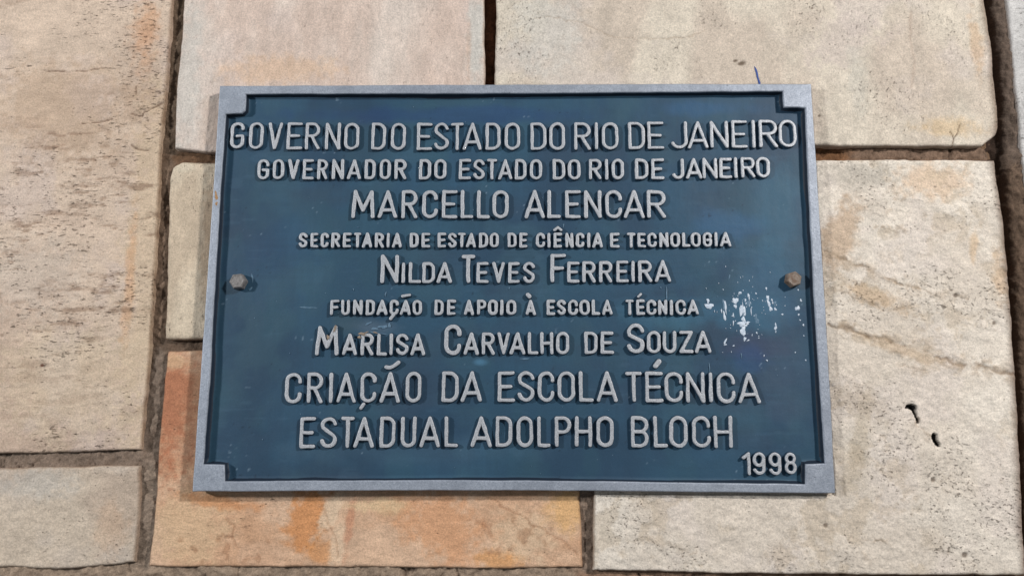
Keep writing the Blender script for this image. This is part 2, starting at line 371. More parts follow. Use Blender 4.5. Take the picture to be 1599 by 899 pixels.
def paint_F(X, Z, ed, s):
    c, dh = paint_basic(lin(224, 214, 201), lin(213, 201, 187), lin(216, 204, 194), (-18, 1.8), .08)(X, Z, ed, s)
    c = mix(c, lin(184, 176, 164), blob(X, Z, 1350, 275, 60, 22, 0, s)*.7)
    c = mix(c, lin(214, 186, 158), blob(X, Z, 1450, 285, 60, 30, 0, s+1)*.7)
    c = mix(c, lin(186, 160, 134), blob(X, Z, 1310, 370, 26, 60, -20, s+2, .5)*.75)
    c = mix(c, lin(190, 164, 134), blob(X, Z, 1360, 462, 70, 14, -25, s+3, .6)*.75)
    c = mix(c, lin(196, 168, 136), blob(X, Z, 1400, 545, 60, 8, -20, s+4, .6)*.5)
    c = mix(c, lin(178, 164, 144), blob(X, Z, 1335, 690, 18, 80, -14, s+5, .6)*.6)
    c = mix(c, lin(184, 168, 150), blob(X, Z, 1335, 625, 50, 22, -20, s+6, .6)*.5)
    c = mix(c, lin(206, 176, 140), blob(X, Z, 1515, 385, 7, 22, -10, s+7)*.6)
    c = mix(c, lin(206, 172, 136), blob(X, Z, 1555, 430, 14, 40, 0, s+8)*.6)
    sm = ss(.50, .66, fbm(*rot(X/1.0, Z, -20), .022, s+62, 5, .68)) * ss(.42, .6, fbm(X, Z, .07, s+63, 3)); c = mix(c, lin(182, 164, 140), sm*.4); dh = dh - sm*.0004
    for pts, wd, st in (([(1284,392),(1300,398),(1320,410),(1350,420),(1390,440),(1430,452)], .0026, .9), ([(1430,452),(1470,462),(1505,468)], .0014, .5),
                        ([(1290,508),(1325,516),(1360,526),(1400,538),(1430,546),(1460,556),(1500,570),(1580,584)], .0026, .9),
                        ([(1290,450),(1330,466),(1380,486),(1420,482)], .0018, .45), ([(1362,356),(1385,362),(1408,362),(1410,368),(1395,366)], .0009, .7),
                        ([(1395,312),(1416,310)], .0009, .6), ([(1370,330),(1390,332)], .0012, .45), ([(1400,574),(1440,578)], .0016, .45),
                        ([(1422,648),(1430,664),(1440,678),(1452,682)], .0010, .55), ([(1290,830),(1380,845)], .0010, .35),
                        ([(1000,842),(1040,850),(1085,862)], .0012, .5), ([(1340,860),(1380,890)], .0016, .45), ([(1360,838),(1374,846)], .0012, .7)):
        k = crack(X, Z, pts, wd, s, .0034) * (.25 + .75*ss(.35, .6, fbm(X, Z, .009, s+64, 3, .6))); c = mix(c, lin(136, 114, 92), k*st*.85); dh = dh - k*.0009*st
        k2 = crack(X, Z, pts, wd*5.0, s, .007) * ss(.42, .6, fbm(X, Z, .007, s+65, 4, .65)); c = mix(c, lin(172, 152, 130), k2*st*.65); dh = dh + k2*.0005
    for pts, wd in (([(1416,635),(1424,637)], .0044), ([(1423,640),(1427,650),(1431,662)], .0026), ([(1451,681),(1456,687),(1462,693)], .0034)):
        k = crack(X, Z, pts, wd, s+3, .0030); c = mix(c, lin(22, 16, 12), ss(.40, .55, k)); dh = dh - ss(.35, .7, k)*.004  # darkness inside the holes is painted; the dents are shallow
    k = 1-ss(0, .012, segdist(X, Z, P([(1549,253),(1563,350),(1572,450),(1579,560),(1587,700),(1592,820),(1598,896)]))*(.7+.9*fbm(X, Z, .02, s+6, 3))); c = mix(c, lin(96, 70, 54), k*.8)
    for x, y in ((1452, 748), (1487, 462), (1546, 505), (1500, 864), (1476, 858), (1286, 818)):
        k = blob(X, Z, x, y, 4, 3.5, 30, s, .4); c = mix(c, lin(90, 74, 60), k*.75); dh = dh - k*.001
    return c, dh
def paint_G(X, Z, ed, s):
    c, dh = paint_basic(lin(197, 181, 163), lin(184, 166, 149), lin(190, 177, 165), (0, 1.5), .05)(X, Z, ed, s)
    c = mix(c, lin(182, 176, 168), blob(X, Z, 60, 755, 60, 24, 0, s)*.6)
    c = mix(c, lin(200, 168, 140), blob(X, Z, 170, 825, 30, 40, 0, s+1)*.4)
    return c, dh
paint_H = paint_basic(lin(196, 194, 192), lin(186, 184, 182), None, (90, 2))

stone([(-560,-560),(-560,705)], [(276,-560),(270,-60),(267,0),(261,90),(254,180),(249,240),(246,300),(241,400),(236,500),(228,600),(220,702)],
      [(-560,-560),(276,-560)], [(-560,712),(-100,709),(0,708),(110,706),(220,702)], .0, paint_A, 11, pitamt=.55, pitasp=3.5,
      label='large tan slab at the left with fine horizontal pitting and a short crack')
stone([(296,-560),(288,0),(284,60),(277,130),(273,232)], [(752,-560),(756,0),(757,130),(757,233)],
      [(296,-560),(752,-560)], [(273,232),(320,238),(500,236),(757,233)], -.0015, paint_B, 23, pitdir=88, pitamt=.3,
      label='pinkish cream slab above the left half of the plaque')
stone([(776,-560),(775,0),(773,130),(772,230)], [(1500,-560),(1533,0),(1545,80),(1552,160),(1555,200),(1552,213)],
      [(776,-560),(1500,-560)], [(772,230),(1000,231),(1277,229),(1400,229),(1530,231),(1552,213)], -.0040, paint_C, 37, pitdir=70, pitamt=.45, pitasp=1.5,
      label='wide beige slab above the right half of the plaque with a blue ink mark')
stone([(269,261),(264,280),(262,340),(260,400),(257,528)], [(905,254),(905,528)],
      [(269,261),(284,252),(330,252),(905,254)], [(257,528),(264,531),(330,530),(905,528)], .0, paint_D, 41, pitdir=90, pitamt=.4, redge=.0045,
      label='small cream slab with a rounded corner, left of the plaque')
stone([(262,548),(252,640),(243,760),(236,840),(231,884)], [(905,548),(906,700),(906,780),(910,886)],
      [(262,548),(320,546),(905,548)], [(231,884),(260,886),(500,885),(700,887),(910,886)], .0, paint_E, 53, pitdir=0, pitamt=.25, rough=.8,
      label='orange and peach stained slab under the lower left of the plaque')
stone([(932,253),(930,560),(927,770),(925,888)], [(1548,253),(1562,350),(1571,450),(1578,560),(1586,700),(1591,820),(1597,896)],
      [(932,253),(1282,252),(1400,251),(1548,253)], [(925,888),(1050,890),(1150,893),(1300,894),(1597,896)], -.0058, paint_F, 67, step=.0009, pitdir=-10, pitamt=.5, rough=1.25,
      pitasp=1.8, label='off-white slab at the right with diagonal brown veins and two black holes')
stone([(-560,736),(-560,886)], [(217,727),(216,800),(209,878)], [(-560,736),(0,731),(120,728),(217,727)], [(-560,890),(0,886),(110,888),(209,878)],
      .001, paint_G, 71, pitamt=.4, pitasp=2, label='greyish beige slab in the lower left corner')
stone([(1550,-560),(1580,0),(1593,120),(1606,260),(1640,560),(1660,900),(1668,1060)], [(2160,-560),(2160,1060)],
      [(1548,-560),(2160,-560)], [(1668,1060),(2160,1060)], .0085, paint_H, 83, step=.002, label='pale grey slab at the right edge')
for q, (x0, x1, c1, c2) in enumerate(((-560, 340, (196,178,156), (180,160,138)), (356, 1010, (206,194,176), (192,176,156)), (1026, 1650, (200,180,152), (190,166,138)))):
    stone([(x0, 914), (x0, 1400)], [(x1, 914), (x1, 1400)], [(x0, 914), (x1, 914)], [(x0, 1400), (x1, 1400)], .0,
          paint_basic(lin(*c1), lin(*c2)), 90+q*7, step=.003)

# mortar: recess depth and colour follow the nearest joint
c_brown, c_dark, c_grey, c_pale = lin(120, 96, 76), lin(88, 62, 48), lin(126, 112, 98), lin(160, 138, 118)
JOINTS = [([(1541,-60),(1543,0),(1555,80),(1562,160),(1562,245),(1572,350),(1581,450),(1588,560),(1596,700),(1602,900)], .0210, lin(62, 48, 40)), ([(278,-60),(270,120),(262,236)], .0070, lin(110, 92, 76)), ([(262,236),(252,330),(247,480),(244,540)], .0070, lin(114, 94, 78)),  # first entry: added groove, deep and dark, stands for the slab edges' shadow
          ([(244,540),(238,650),(230,720)], .0060, lin(122, 106, 93)), ([(230,720),(224,800),(220,890)], .0055, lin(136, 119, 104)),
          ([(766,-60),(765,240)], .0160, lin(104, 70, 52)), ([(262,243),(360,245),(764,244)], .0060, lin(106, 80, 60)),
          ([(764,242),(920,242)], .0060, lin(120, 88, 62)), ([(920,242),(1275,242),(1330,242)], .0060, lin(120, 86, 60)), ([(1330,242),(1540,242)], .0040, lin(120, 98, 82)),
          ([(1562,-60),(1580,60),(1590,200),(1594,250)], .0105, lin(96, 82, 72)), ([(1594,250),(1606,400),(1616,600),(1636,900)], .0105, lin(100, 82, 68)),
          ([(245,539),(330,538),(920,538)], .0085, lin(104, 86, 72)), ([(-60,721),(120,717),(230,715)], .0045, lin(128, 110, 96)),
          ([(918,530),(917,760),(917,890)], .0030, lin(128, 110, 96)), ([(918,252),(918,530)], .0055, lin(116, 98, 84)),
          ([(-60,900),(220,896),(500,899),(900,899)], .0035, lin(150, 130, 112)), ([(900,899),(1200,903),(1640,906)], .0025, lin(140, 112, 92))]
step = .0014
x0, z1 = px(-60, -60); x1, z0 = px(1720, 950)
gx = np.arange(x0, x1, step); gz = np.arange(z0, z1, step)
X, Z = np.meshgrid(gx, gz, indexing='ij')
sub = 4
Xs, Zs = X[::sub, ::sub], Z[::sub, ::sub]
deep = np.zeros(Xs.shape, bool)
for pl in STONES:
    k = max(1, len(pl)//160); q = pl[::k]
    deep |= inside(Xs, Zs, q) & (segdist(Xs, Zs, np.vstack([q, q[:1]])) > .011)
deep = np.repeat(np.repeat(deep, sub, 0), sub, 1)[:X.shape[0]-1, :X.shape[1]-1]
best = np.full(X.shape, 9.0); Wt = np.zeros(X.shape); dep = np.zeros(X.shape); col = np.zeros(X.shape+(3,))
for pts, d, c in JOINTS:
    ds = segdist(X, Z, P(pts)); wt = 1/(ds+.002)**4
    Wt += wt; dep += wt*d; col += wt[..., None]*c
dep /= Wt; col /= Wt[..., None]
lump = fbm(X, Z, .012, 301, 4, .65); gr = fbm(X, Z, .0035, 302, 3, .7)
lump = ss(.15, .85, lump); Y = dep + (.5-lump)*.0034 + (.5-gr)*.0020
ck = (1-ss(.0, .022, np.abs(fbm(X, Z/3.0, .02, 305, 4, .6)-.5))) * ss(.42, .62, fbm(X, Z, .06, 306, 3)); Y += ck*.0020
col = col * (1 + (gr-.5)*.8 + (lump-.5)*.25)[..., None]
col = mix(col, lin(48, 34, 26), ck*.55)
V = np.stack([X, Y, Z], -1).reshape(-1, 3); F = grid_faces(len(gx), len(gz), ~deep)
V, F, C = compact(V, F, np.clip(col.reshape(-1, 3), .01, .8))
V = V - np.array(WB)
mo = link('mortar', make_mesh('mortar', V, F, True, C), M_MORTAR, wall); mo['kind'] = 'stuff'
xa, za, xb, zb = -1.35, .75, 1.35, 2.55
V = np.array([(xa, .021, za), (xb, .021, za), (xb, .021, zb), (xa, .021, zb), (xa, .08, za), (xb, .08, za), (xb, .08, zb), (xa, .08, zb)]) - np.array(WB)
F = [(0,1,2,3), (5,4,7,6), (1,5,6,2), (4,0,3,7), (3,2,6,7), (4,5,1,0)]
link('backing', make_mesh('backing', V, F, False, np.tile(c_brown, (8, 1))), M_MORTAR, wall)

# a short stroke of blue ink on the slab above the plaque
def ribbon(pts, wds, yfun, thick):
    """tapering thin strip along points (x,z) with a little thickness"""
    V = []; F = []; n = len(pts)
    for k in range(n):
        a = pts[max(0, k-1)]; b = pts[min(n-1, k+1)]; t = (b-a)/max(1e-9, np.hypot(*(b-a))); nn = np.array([-t[1], t[0]])
        y = yfun(pts[k])
        for s in (-1, 0, 1):
            q = pts[k] + nn*s*wds[k]/2; V.append((q[0], y - (thick if s == 0 else 0), q[1]))
    for k in range(n-1):
        for j in (0, 1): a = k*3+j; F.append((a, a+3, a+4, a+1))
    return np.array(V), np.array(F)
slab = [o for o in wall.children if o.name.startswith('stone') and 'blue ink' in str(o.get('label', ''))][0]
sv = np.empty(len(slab.data.vertices)*3, np.float32); slab.data.vertices.foreach_get('co', sv)
sv = sv.reshape(-1, 3) + np.array(slab.location + wall.location, np.float32)
def on_slab(q):
    d = np.hypot(sv[:, 0]-q[0], sv[:, 2]-q[1]); return float(sv[d < .0028, 1].min()) - .0002
pp = P([(1178,104),(1180,109),(1182,115),(1183,121),(1186,130),(1187,136)], -.004)
V, F = ribbon(pp, np.array([.5, 2.0, 2.1, 1.7, 2.2, .9])*MM, on_slab, .0003)
link('ink_mark', make_mesh('ink_mark', V - np.array(WB), F), M_PEN, wall)

# ------------------------------------------------------------------ the plaque
YF, YP = -.014, -.0070            # front of the frame, surface of the plate
PLQ = (-.0078, -.004, 1.4663)
plaque = empty('commemorative_plaque', PLQ, 'cast metal memorial plaque with silver raised lettering on blue enamel, bolted to the stone wall', 'plaque')
OUT = [(343,134),(560,133),(800,132),(1050,131),(1267,131),(1277,290),(1287,450),(1297,620),(1304.5,769.5),(1180,768.8),(1050,767.3),(920,766),(800,765.2),(640,765.4),(480,766.2),(300,767),(311,610),(323,440),(333,290)]
INN = [(384,147),(600,146.5),(800,146),(1000,144.5),(1222.5,142.5),(1223,156),(1224,167.5),(1257.5,168.5),(1263,300),(1270,440),(1279,580),(1288.5,723),(1258,724),(1257.8,755.5),(1120,753.5),(960,751),(800,749.5),(640,749.2),(480,749.8),(350.5,751),(350,725),(317,724.5),(327,600),(335.5,440),(343.5,300),(352.5,178),(378,177),(383,172)]
def wob(poly, seed, amp, seglen=.006):
    Q = []
    n = len(poly)
    for k in range(n):
        a, b = poly[k], poly[(k+1) % n]; L = np.hypot(*(b-a)); m = max(1, int(L/seglen))
        t = (b-a)/L; nn = np.array([-t[1], t[0]])
        for i in range(m):
            s = i/m; p = a + (b-a)*s
            e = min(1, min(s, 1-s)*L/.006) if m > 1 else 0
            off = float((fbm(np.array([p[0]]), np.array([p[1]]), .02, seed, 3)[0]-.5)*2*amp*e); Q.append(p + nn*off)
    return np.array(Q)
outp = wob(P(OUT, YF), 401, .0004); innp = wob(P(INN, YF), 402, .0004)
cu = bpy.data.curves.new('frame', 'CURVE'); cu.dimensions = '2D'; cu.fill_mode = 'BOTH'
bev = .0011
for pl in (outp, innp):
    s = cu.splines.new('POLY'); s.points.add(len(pl)-1); s.use_cyclic_u = True
    for k, q in enumerate(pl): s.points[k].co = (q[0], q[1], 0, 1)
cu.extrude = .005 - bev; cu.bevel_depth = bev; cu.bevel_resolution = 3; cu.offset = -bev
co = bpy.data.objects.new('tmp', cu); sc.collection.objects.link(co)
bpy.context.view_layer.update()
me = bpy.data.meshes.new_from_object(co.evaluated_get(bpy.context.evaluated_depsgraph_get()))
bpy.data.objects.remove(co); me.materials.clear()
n = len(me.vertices); a = np.empty(n*3, np.float32); me.vertices.foreach_get('co', a); a = a.reshape(-1, 3)
print('curve z range', a[:, 2].min(), a[:, 2].max())
b = np.stack([a[:, 0]-PLQ[0], -a[:, 2] + (YF+.005) - PLQ[1], a[:, 1]-PLQ[2]], 1)   # rotate the flat outline up onto the wall
me.vertices.foreach_set('co', b.ravel()); me.update()
me.name = 'frame'
fo = link('frame', me, M_FRAME, plaque)

# the blue plate and its raised inner rim, both enamelled
X0, Z0 = outp[:, 0].min()+.006, outp[:, 1].min()+.006; X1, Z1 = outp[:, 0].max()-.006, outp[:, 1].max()-.006
step = .0014
gx = np.arange(X0, X1, step); gz = np.arange(Z0, Z1, step); X, Z = np.meshgrid(gx, gz, indexing='ij')
def pblob(x, y, rx, ry, ang=0, seed=0, warp=.5, soft=.6):
    cx, cz = px(x, y, YP); a, b = rot(X-cx, Z-cz, ang)
    d = np.hypot(a/(rx*.000615), b/(ry*.000615)) + (fbm(X, Z, .02, seed+71, 4)-.5)*2*warp
    return 1 - ss(1-soft, 1+soft*.5, d)
edge = segdist(X, Z, np.vstack([innp, innp[:1]]))
Y = YP + (fbm(X, Z, .12, 501, 3)-.5)*.0012 + (fbm(X, Z, .018, 502, 3)-.5)*.0004
Y = Y - .0016*np.clip(1-edge/.0035, 0, 1)**2
base = lin(43, 75, 97)
col = np.zeros(X.shape+(3,)) + base
col = mix(col, lin(38, 64, 86), ss(.45, .66, fbm(X, Z, .09, 511, 4))*.8)
col = mix(col, lin(52, 82, 98), ss(.5, .72, fbm(X, Z, .05, 512, 4))*.55)
col = mix(col, lin(48, 66, 84), ss(.5, .75, fbm(X/2.5, Z, .04, 513, 4))*.45)
col = mix(col, lin(46, 80, 96), ss(.5, .7, fbm(X, Z/1.6, .03, 514, 3))*.35)
for q in ((1170,488,90,34,0,1,lin(56,98,124),.65), (1030,488,70,26,0,2,lin(54,98,120),.5), (1200,440,50,60,0,3,lin(54,92,118),.45),
          (1215,330,40,90,0,4,lin(56,98,122),.45), (1180,540,50,22,0,5,lin(58,66,92),.6), (1225,570,40,90,0,6,lin(58,76,96),.5), (1170,560,30,22,0,7,lin(44,74,118),.4),
          (575,510,45,14,-5,8,lin(92,108,124),.45), (545,500,26,26,0,9,lin(56,80,92),.5), (750,565,12,6,0,10,lin(76,120,148),.7),
          (330,560,26,160,0,11,lin(40,72,90),.4), (640,700,200,26,0,12,lin(64,92,112),.35), (700,180,260,16,0,13,lin(34,62,104),.5),
          (1100,170,90,14,0,14,lin(44,86,124),.5), (420,400,50,70,0,15,lin(36,64,92),.4), (1130,350,60,26,0,16,lin(50,92,130),.4)):
    col = mix(col, q[6], pblob(*q[:6])*q[7])
br = fbm(X/9, Z, .0035, 531, 3, .7)*ss(.3,.6,fbm(X, Z, .08, 532, 2)) + fbm(X, Z/9, .0035, 533, 3, .7)*ss(.3,.6,fbm(X, Z, .07, 534, 2)); col = col*(1+(br-.5)*.16)[..., None]
scr = ss(.70, .80, fbm(X/6, Z, .004, 521, 2)) * ss(.5, .62, fbm(X, Z, .04, 522, 3)); col = mix(col, lin(70, 100, 122), scr*.15)
spk = ss(.93, .98, vn(X/.0022, Z/.0022, 523)) * ss(.62, .78, fbm(X, Z, .03, 524, 3)); col = mix(col, lin(130, 152, 170), spk*.5)
spk = ss(.93, .98, vn(X/.0030, Z/.0030, 525)) * ss(.58, .75, fbm(X, Z, .03, 526, 3)); col = mix(col, lin(20, 34, 50), spk*.6)
V = np.stack([X-PLQ[0], Y-PLQ[1], Z-PLQ[2]], -1).reshape(-1, 3)
link('plate', make_mesh('plate', V, grid_faces(len(gx), len(gz)), True, col.reshape(-1, 3)), M_PLATE, plaque)

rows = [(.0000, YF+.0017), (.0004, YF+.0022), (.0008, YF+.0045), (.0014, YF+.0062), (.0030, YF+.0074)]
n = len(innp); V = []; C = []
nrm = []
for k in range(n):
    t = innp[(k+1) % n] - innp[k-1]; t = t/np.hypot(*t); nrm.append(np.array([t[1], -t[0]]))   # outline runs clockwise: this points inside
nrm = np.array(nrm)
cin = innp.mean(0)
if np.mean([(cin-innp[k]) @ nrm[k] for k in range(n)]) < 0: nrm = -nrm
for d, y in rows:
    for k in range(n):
        q = innp[k] + nrm[k]*(d - .0001); V.append((q[0]-PLQ[0], y + (.0003*math.sin(k*1.7) if d == 0 else 0)-PLQ[1], q[1]-PLQ[2])); C.append(lin(27, 38, 52))  # rim colour darkened to hold the shade inside the frame edge
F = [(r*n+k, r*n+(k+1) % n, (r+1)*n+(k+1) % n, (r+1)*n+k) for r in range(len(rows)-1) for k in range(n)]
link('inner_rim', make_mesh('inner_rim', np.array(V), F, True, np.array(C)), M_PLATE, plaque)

# ---------------- raised letters
def arc(cx, cy, r, a0, a1, ry=None, n=10):
    ry = r if ry is None else ry
    return [(cx + r*math.cos(math.radians(a0+(a1-a0)*k/n)), cy + ry*math.sin(math.radians(a0+(a1-a0)*k/n))) for k in range(n+1)]
def glyph(c, w, h):
    r = w/2
    if c == 'O': return [arc(r, h-r, r, 0, 180) + arc(r, r, r, 180, 360) + [(w, h-r)]]
    if c == 'A': return [[(0,0),(r,h),(w,0)], [(w*.14,h*.26),(w*.86,h*.26)]]
    if c == 'B': q = h*.25; return [[(0,0),(0,h),(w-q,h)] + arc(w-q, h-q, q*.92, 90, -90, q) + [(0,h*.5)], [(w-q,h*.5)] + arc(w-q, q, q, 90, -90) + [(0,0)]]
    if c == 'C': return [arc(r, h-r, r, -8, 180) + arc(r, r, r, 180, 368)]
    if c == 'D': q = w*.55; return [[(0,0),(0,h),(w-q,h)] + arc(w-q, h-q, q, 90, 0, n=6) + arc(w-q, q, q, 0, -90, n=6) + [(0,0)]]
    if c == 'E': return [[(w,h),(0,h),(0,0),(w,0)], [(0,h*.5),(w*.84,h*.5)]]
    if c == 'F': return [[(w,h),(0,h),(0,0)], [(0,h*.5),(w*.84,h*.5)]]
    if c == 'G': return [arc(r, h-r, r, -4, 180) + arc(r, r, r, 180, 360) + [(w,h*.47),(w*.48,h*.47)]]
    if c == 'H': return [[(0,0),(0,h)], [(w,0),(w,h)], [(0,h*.5),(w,h*.5)]]
    if c == 'I': return [[(r,0),(r,h)]]
    if c == 'J': q = w*.52; return [[(w,h),(w,q)] + arc(w-q, q, q, 0, -90) + arc(w-q, q, w-q, -90, -160, q)]
    if c == 'L': return [[(0,h),(0,0),(w,0)]]
    if c == 'M': return [[(0,0),(w*.09,h),(w*.5,h*.27),(w*.92,h),(w,0)]]
    if c == 'N': return [[(0,0),(0,h),(w,0),(w,h)]]
    if c == 'P': q = h*.26; return [[(0,0),(0,h),(w-q*.9,h)] + arc(w-q*.9, h-q, q*.9, 90, -90, q) + [(0,h-2*q)]]
    if c == 'R': q = h*.25; return [[(0,0),(0,h),(w-q*.9,h)] + arc(w-q*.9, h-q, q*.9, 90, -90, q) + [(0,h-2*q)], [(w*.45,h-2*q),(w,0)]]
    if c == 'S': q = min(r, h*.30); return [arc(r, h-q, r, 12, 205, q) + arc(r, q*1.02, r, 32, -170, q)]
    if c == 'T': return [[(0,h),(w,h)], [(r,h),(r,0)]]
    if c == 'U': return [[(0,h)] + arc(r, r, r, 180, 360) + [(w,h)]]
    if c == 'V': return [[(0,h),(r,0),(w,h)]]
    if c == 'Z': return [[(0,h),(w,h),(0,0),(w,0)]]
    if c == '1': return [[(0,h*.80),(w,h),(w,0)]]
    if c == '8': q = h*.235; return [arc(r, h-q, r*.9, 0, 360, q, 20), arc(r, h-3*q, r, 0, 360, h*.265, 20)]
    if c == '9': q = h*.29; return [arc(r, h-q, r, 0, 360, q, 20), [(w,h-q),(w,r)] + arc(r, r, r, 0, -160)]
    if c == '^': return [[(0,0),(r,h),(w,0)]]
    if c == "'": return [[(0,0),(w,h)]]
    if c == '`': return [[(0,h),(w,0)]]
    if c == '~': return [[(0,h*.15),(w*.3,0),(w*.6,h*.3),(w,h)]]
    if c == ',': return [[(w,h),(0,0)]]
LH = .0040
def letter_mesh(c, w, h, sw, seed):
    """relief of one character, ink box w x h, stroke width sw; x right, z up, relief towards -y"""
    a = sw/2; st = .00046; pad = .0015
    sk = [np.array(q) + a for q in glyph(c, max(w-sw, 1e-5), max(h-sw, 1e-5))]
    gx = np.arange(-pad, w+pad+st, st); gz = np.arange(-pad, h+pad+st, st)
    X, Z = np.meshgrid(gx, gz, indexing='ij'); d = np.full(X.shape, 9.)
    # hand-carved pattern: lines waver a little and vary in width
    ex = (fbm(X, Z, .009, seed, 2)-.5)*.0007; ez = (fbm(X, Z, .009, seed+1, 2)-.5)*.0007
    for q in sk: d = np.minimum(d, segdist(X+ex, Z+ez, q))
    d = d + (fbm(X, Z, .006, seed+2, 2)-.5)*.0006
    d = d - a
    hh = LH*(1 - ss(-.00030, .00090, d)); hh -= (fbm(X, Z, .002, seed+3, 2)-.5)*.00022*(hh/LH)
    m = d < .0011
    keep = m[:-1, :-1] | m[1:, :-1] | m[:-1, 1:] | m[1:, 1:]
    V = np.stack([X, .0005 - hh, Z], -1).reshape(-1, 3)
    V, F, _ = compact(V, grid_faces(len(gx), len(gz), keep))
    return make_mesh('letter', V, F, True)
YT = YP - LH + .0002
seedc = [1000]
def put(name, c, x0, x1, yb, yt, sw, parent=None, pbase=None):
    X0, Z0 = px(x0, yb, YT); X1, Z1 = px(x1, yt, YT); seedc[0] += 7
    me = letter_mesh(c, float(X1-X0), float(Z1-Z0), sw*.000612, seedc[0])
    loc = (float(X0), YP, float(Z0))
    o = link(name, me, M_LETTER, parent or plaque, loc, pbase or PLQ); return o, loc
def line(txt, spans, bx, byv, tyv, sw, sizes=None):
    """spans: ink extents in photo pixels; baseline and cap line bend through (bx, byv) and (bx, tyv)"""
    k = 0
    for ch in txt.replace(' ', ''):
        x0, x1 = spans[k]; xm = (x0+x1)/2
        yb, yt = np.interp(xm, bx, byv), np.interp(xm, bx, tyv); s = sw
        if sizes and k in sizes: yt, s = sizes[k]
        b = {'Ê': 'E', 'É': 'E', 'Ç': 'C', 'Ã': 'A', 'À': 'A'}.get(ch, ch)
        o, loc = put('letter' if not ch.isdigit() else 'digit', b, x0, x1, yb, yt, s)
        k += 1
        yield ch, o, loc, x0, x1, yb, yt
L1 = [(358.4,382.2),(387.5,412),(417,441.5),(446.6,472.8),(475.3,500),(506.6,532),(536.6,561.6),(579,603),(609.8,634),
      (650.3,675),(677.5,701),(703.8,723.8),(722.5,752.5),(758,781.6),(788,812),(828.5,853),(858,882.3),(897,922),(928.8,934),(940.7,965.5),
      (981.6,1006.8),(1012,1036.3),(1048,1072.8),(1075,1105.4),(1110,1136.4),(1143.6,1166.3),(1174.6,1180),(1187,1213),(1218,1243)]
for _ in line('GOVERNO DO ESTADO DO RIO DE JANEIRO', L1, [358,400,640,900,1100,1245], [231.3,233,234,234,231.5,229.3], [190,190.5,191.5,191,188.5,186.5], 5.0): pass
L2 = [(400.6,421),(424.6,443.8),(448.5,467.2),(471.5,490.3),(494.4,512.2),(517.5,537.2),(541.3,564.2),(568.5,586.7),(592,610.4),(615.4,634.7),
      (654,673.4),(677.5,697.2),(716,735.6),(738.8,757.2),(760,776),(778,800),(804,822.3),(827.6,846.3),(863.5,882.3),(887.2,906.3),
      (919.8,939),(944.9,950.2),(955.4,974.4),(992.5,1012),(1017.7,1036.7),(1049.7,1067.9),(1071.8,1096),(1098,1119.9),(1124.4,1142.6),(1146.7,1151.9),(1158,1178.7),(1182,1202)]
for _ in line('GOVERNADOR DO ESTADO DO RIO DE JANEIRO', L2, [400,640,900,1100,1200], [280,280,280.5,279,276.8], [248.2,248,248,246.5,244.5], 5.1): pass
L3 = [(547.7,585.7),(589,620.8),(626.3,652),(658.7,683.7),(689.6,714.4),(719,739.4),(744.5,765),(769,794.3),
      (819,850.7),(854.9,875.6),(882.7,906.7),(912.8,939),(945.5,970.9),(974.8,1006),(1011,1039.4)]
for _ in line('MARCELLO ALENCAR', L3, [540,1040], [340.6,340.6], [296.5,296.5], 5.7): pass
L4 = [(465.3,480.3),(484,497.2),(499.8,513.3),(516.7,531.3),(534.7,548.6),(551.9,564),(565,581.3),(584.6,599.3),(603.1,608.1),(611.3,627.8),
      (639.4,653.9),(657.8,672),(682.8,696.6),(699.3,712.8),(714.8,727.2),(727.8,743.3),(747.8,762),(764.7,779),(792.8,806.8),(810.8,823.6),
      (836.8,851.3),(854.8,859.8),(864.6,877.6),(882.9,895.3),(899.4,912.4),(917.2,922.1),(924.8,941.8),(953.3,967.7),
      (979.3,992),(995.8,1008.6),(1011.9,1025.8),(1030,1043.8),(1047.3,1061.8),(1065.9,1077.9),(1079.9,1094),(1098,1112),(1116,1121),(1124.9,1141.8)]
def accent(par, pl, c, x0, x1, yb, yt, sw, name='accent'): put(name, c, x0, x1, yb, yt, sw, par, pl)
for ch, o, loc, x0, x1, yb, yt in line('SECRETARIA DE ESTADO DE CIÊNCIA E TECNOLOGIA', L4, [465,1000,1142], [386.5,386.5,385], [363,363,361.5], 4.7):
    if ch == 'Ê': accent(o, loc, '^', 864, 878, 361, 352.5, 4.4)
N5 = {0: (397.2, 6.2), 5: (397.3, 6.4), 10: (396, 6.0)}
L5 = [(593.6,622.9),(626.8,632),(637.6,657.8),(658.9,679.4),(681.8,705.8),(719.7,742.5),(744,762.8),(768.8,788.3),(793.6,811.6),(816.8,835.6),
      (859.6,883.6),(885.9,904.9),(909.9,929.8),(935.8,956),(962.8,981.5),(986.1,991.5),(997.3,1017.9),(1022.8,1047.6)]
for _ in line('NILDA TEVES FERREIRA', L5, [593,840,1047], [442,441.6,440.2], [409,408.8,405.6], 5.2, N5): pass
L6 = [(514.5,529.8),(531.8,546.3),(550.5,565.9),(570.4,585.5),(587.3,605.3),(607.6,622.6),(624,642),(643.9,658.9),(678,692.8),(697.6,711.9),
      (724.2,740.7),(744.8,759.8),(762,777.4),(781.2,786),(790.6,806.3),(820.3,837),(853.6,867),(870,883.6),(887.4,902.4),(904.9,920.7),(924.5,936.8),(940.2,957),
      (977.3,990),(993.8,1006.9),(1010.3,1024.9),(1028.3,1041.8),(1046.6,1051.4),(1055.8,1071),(1073.8,1091)]
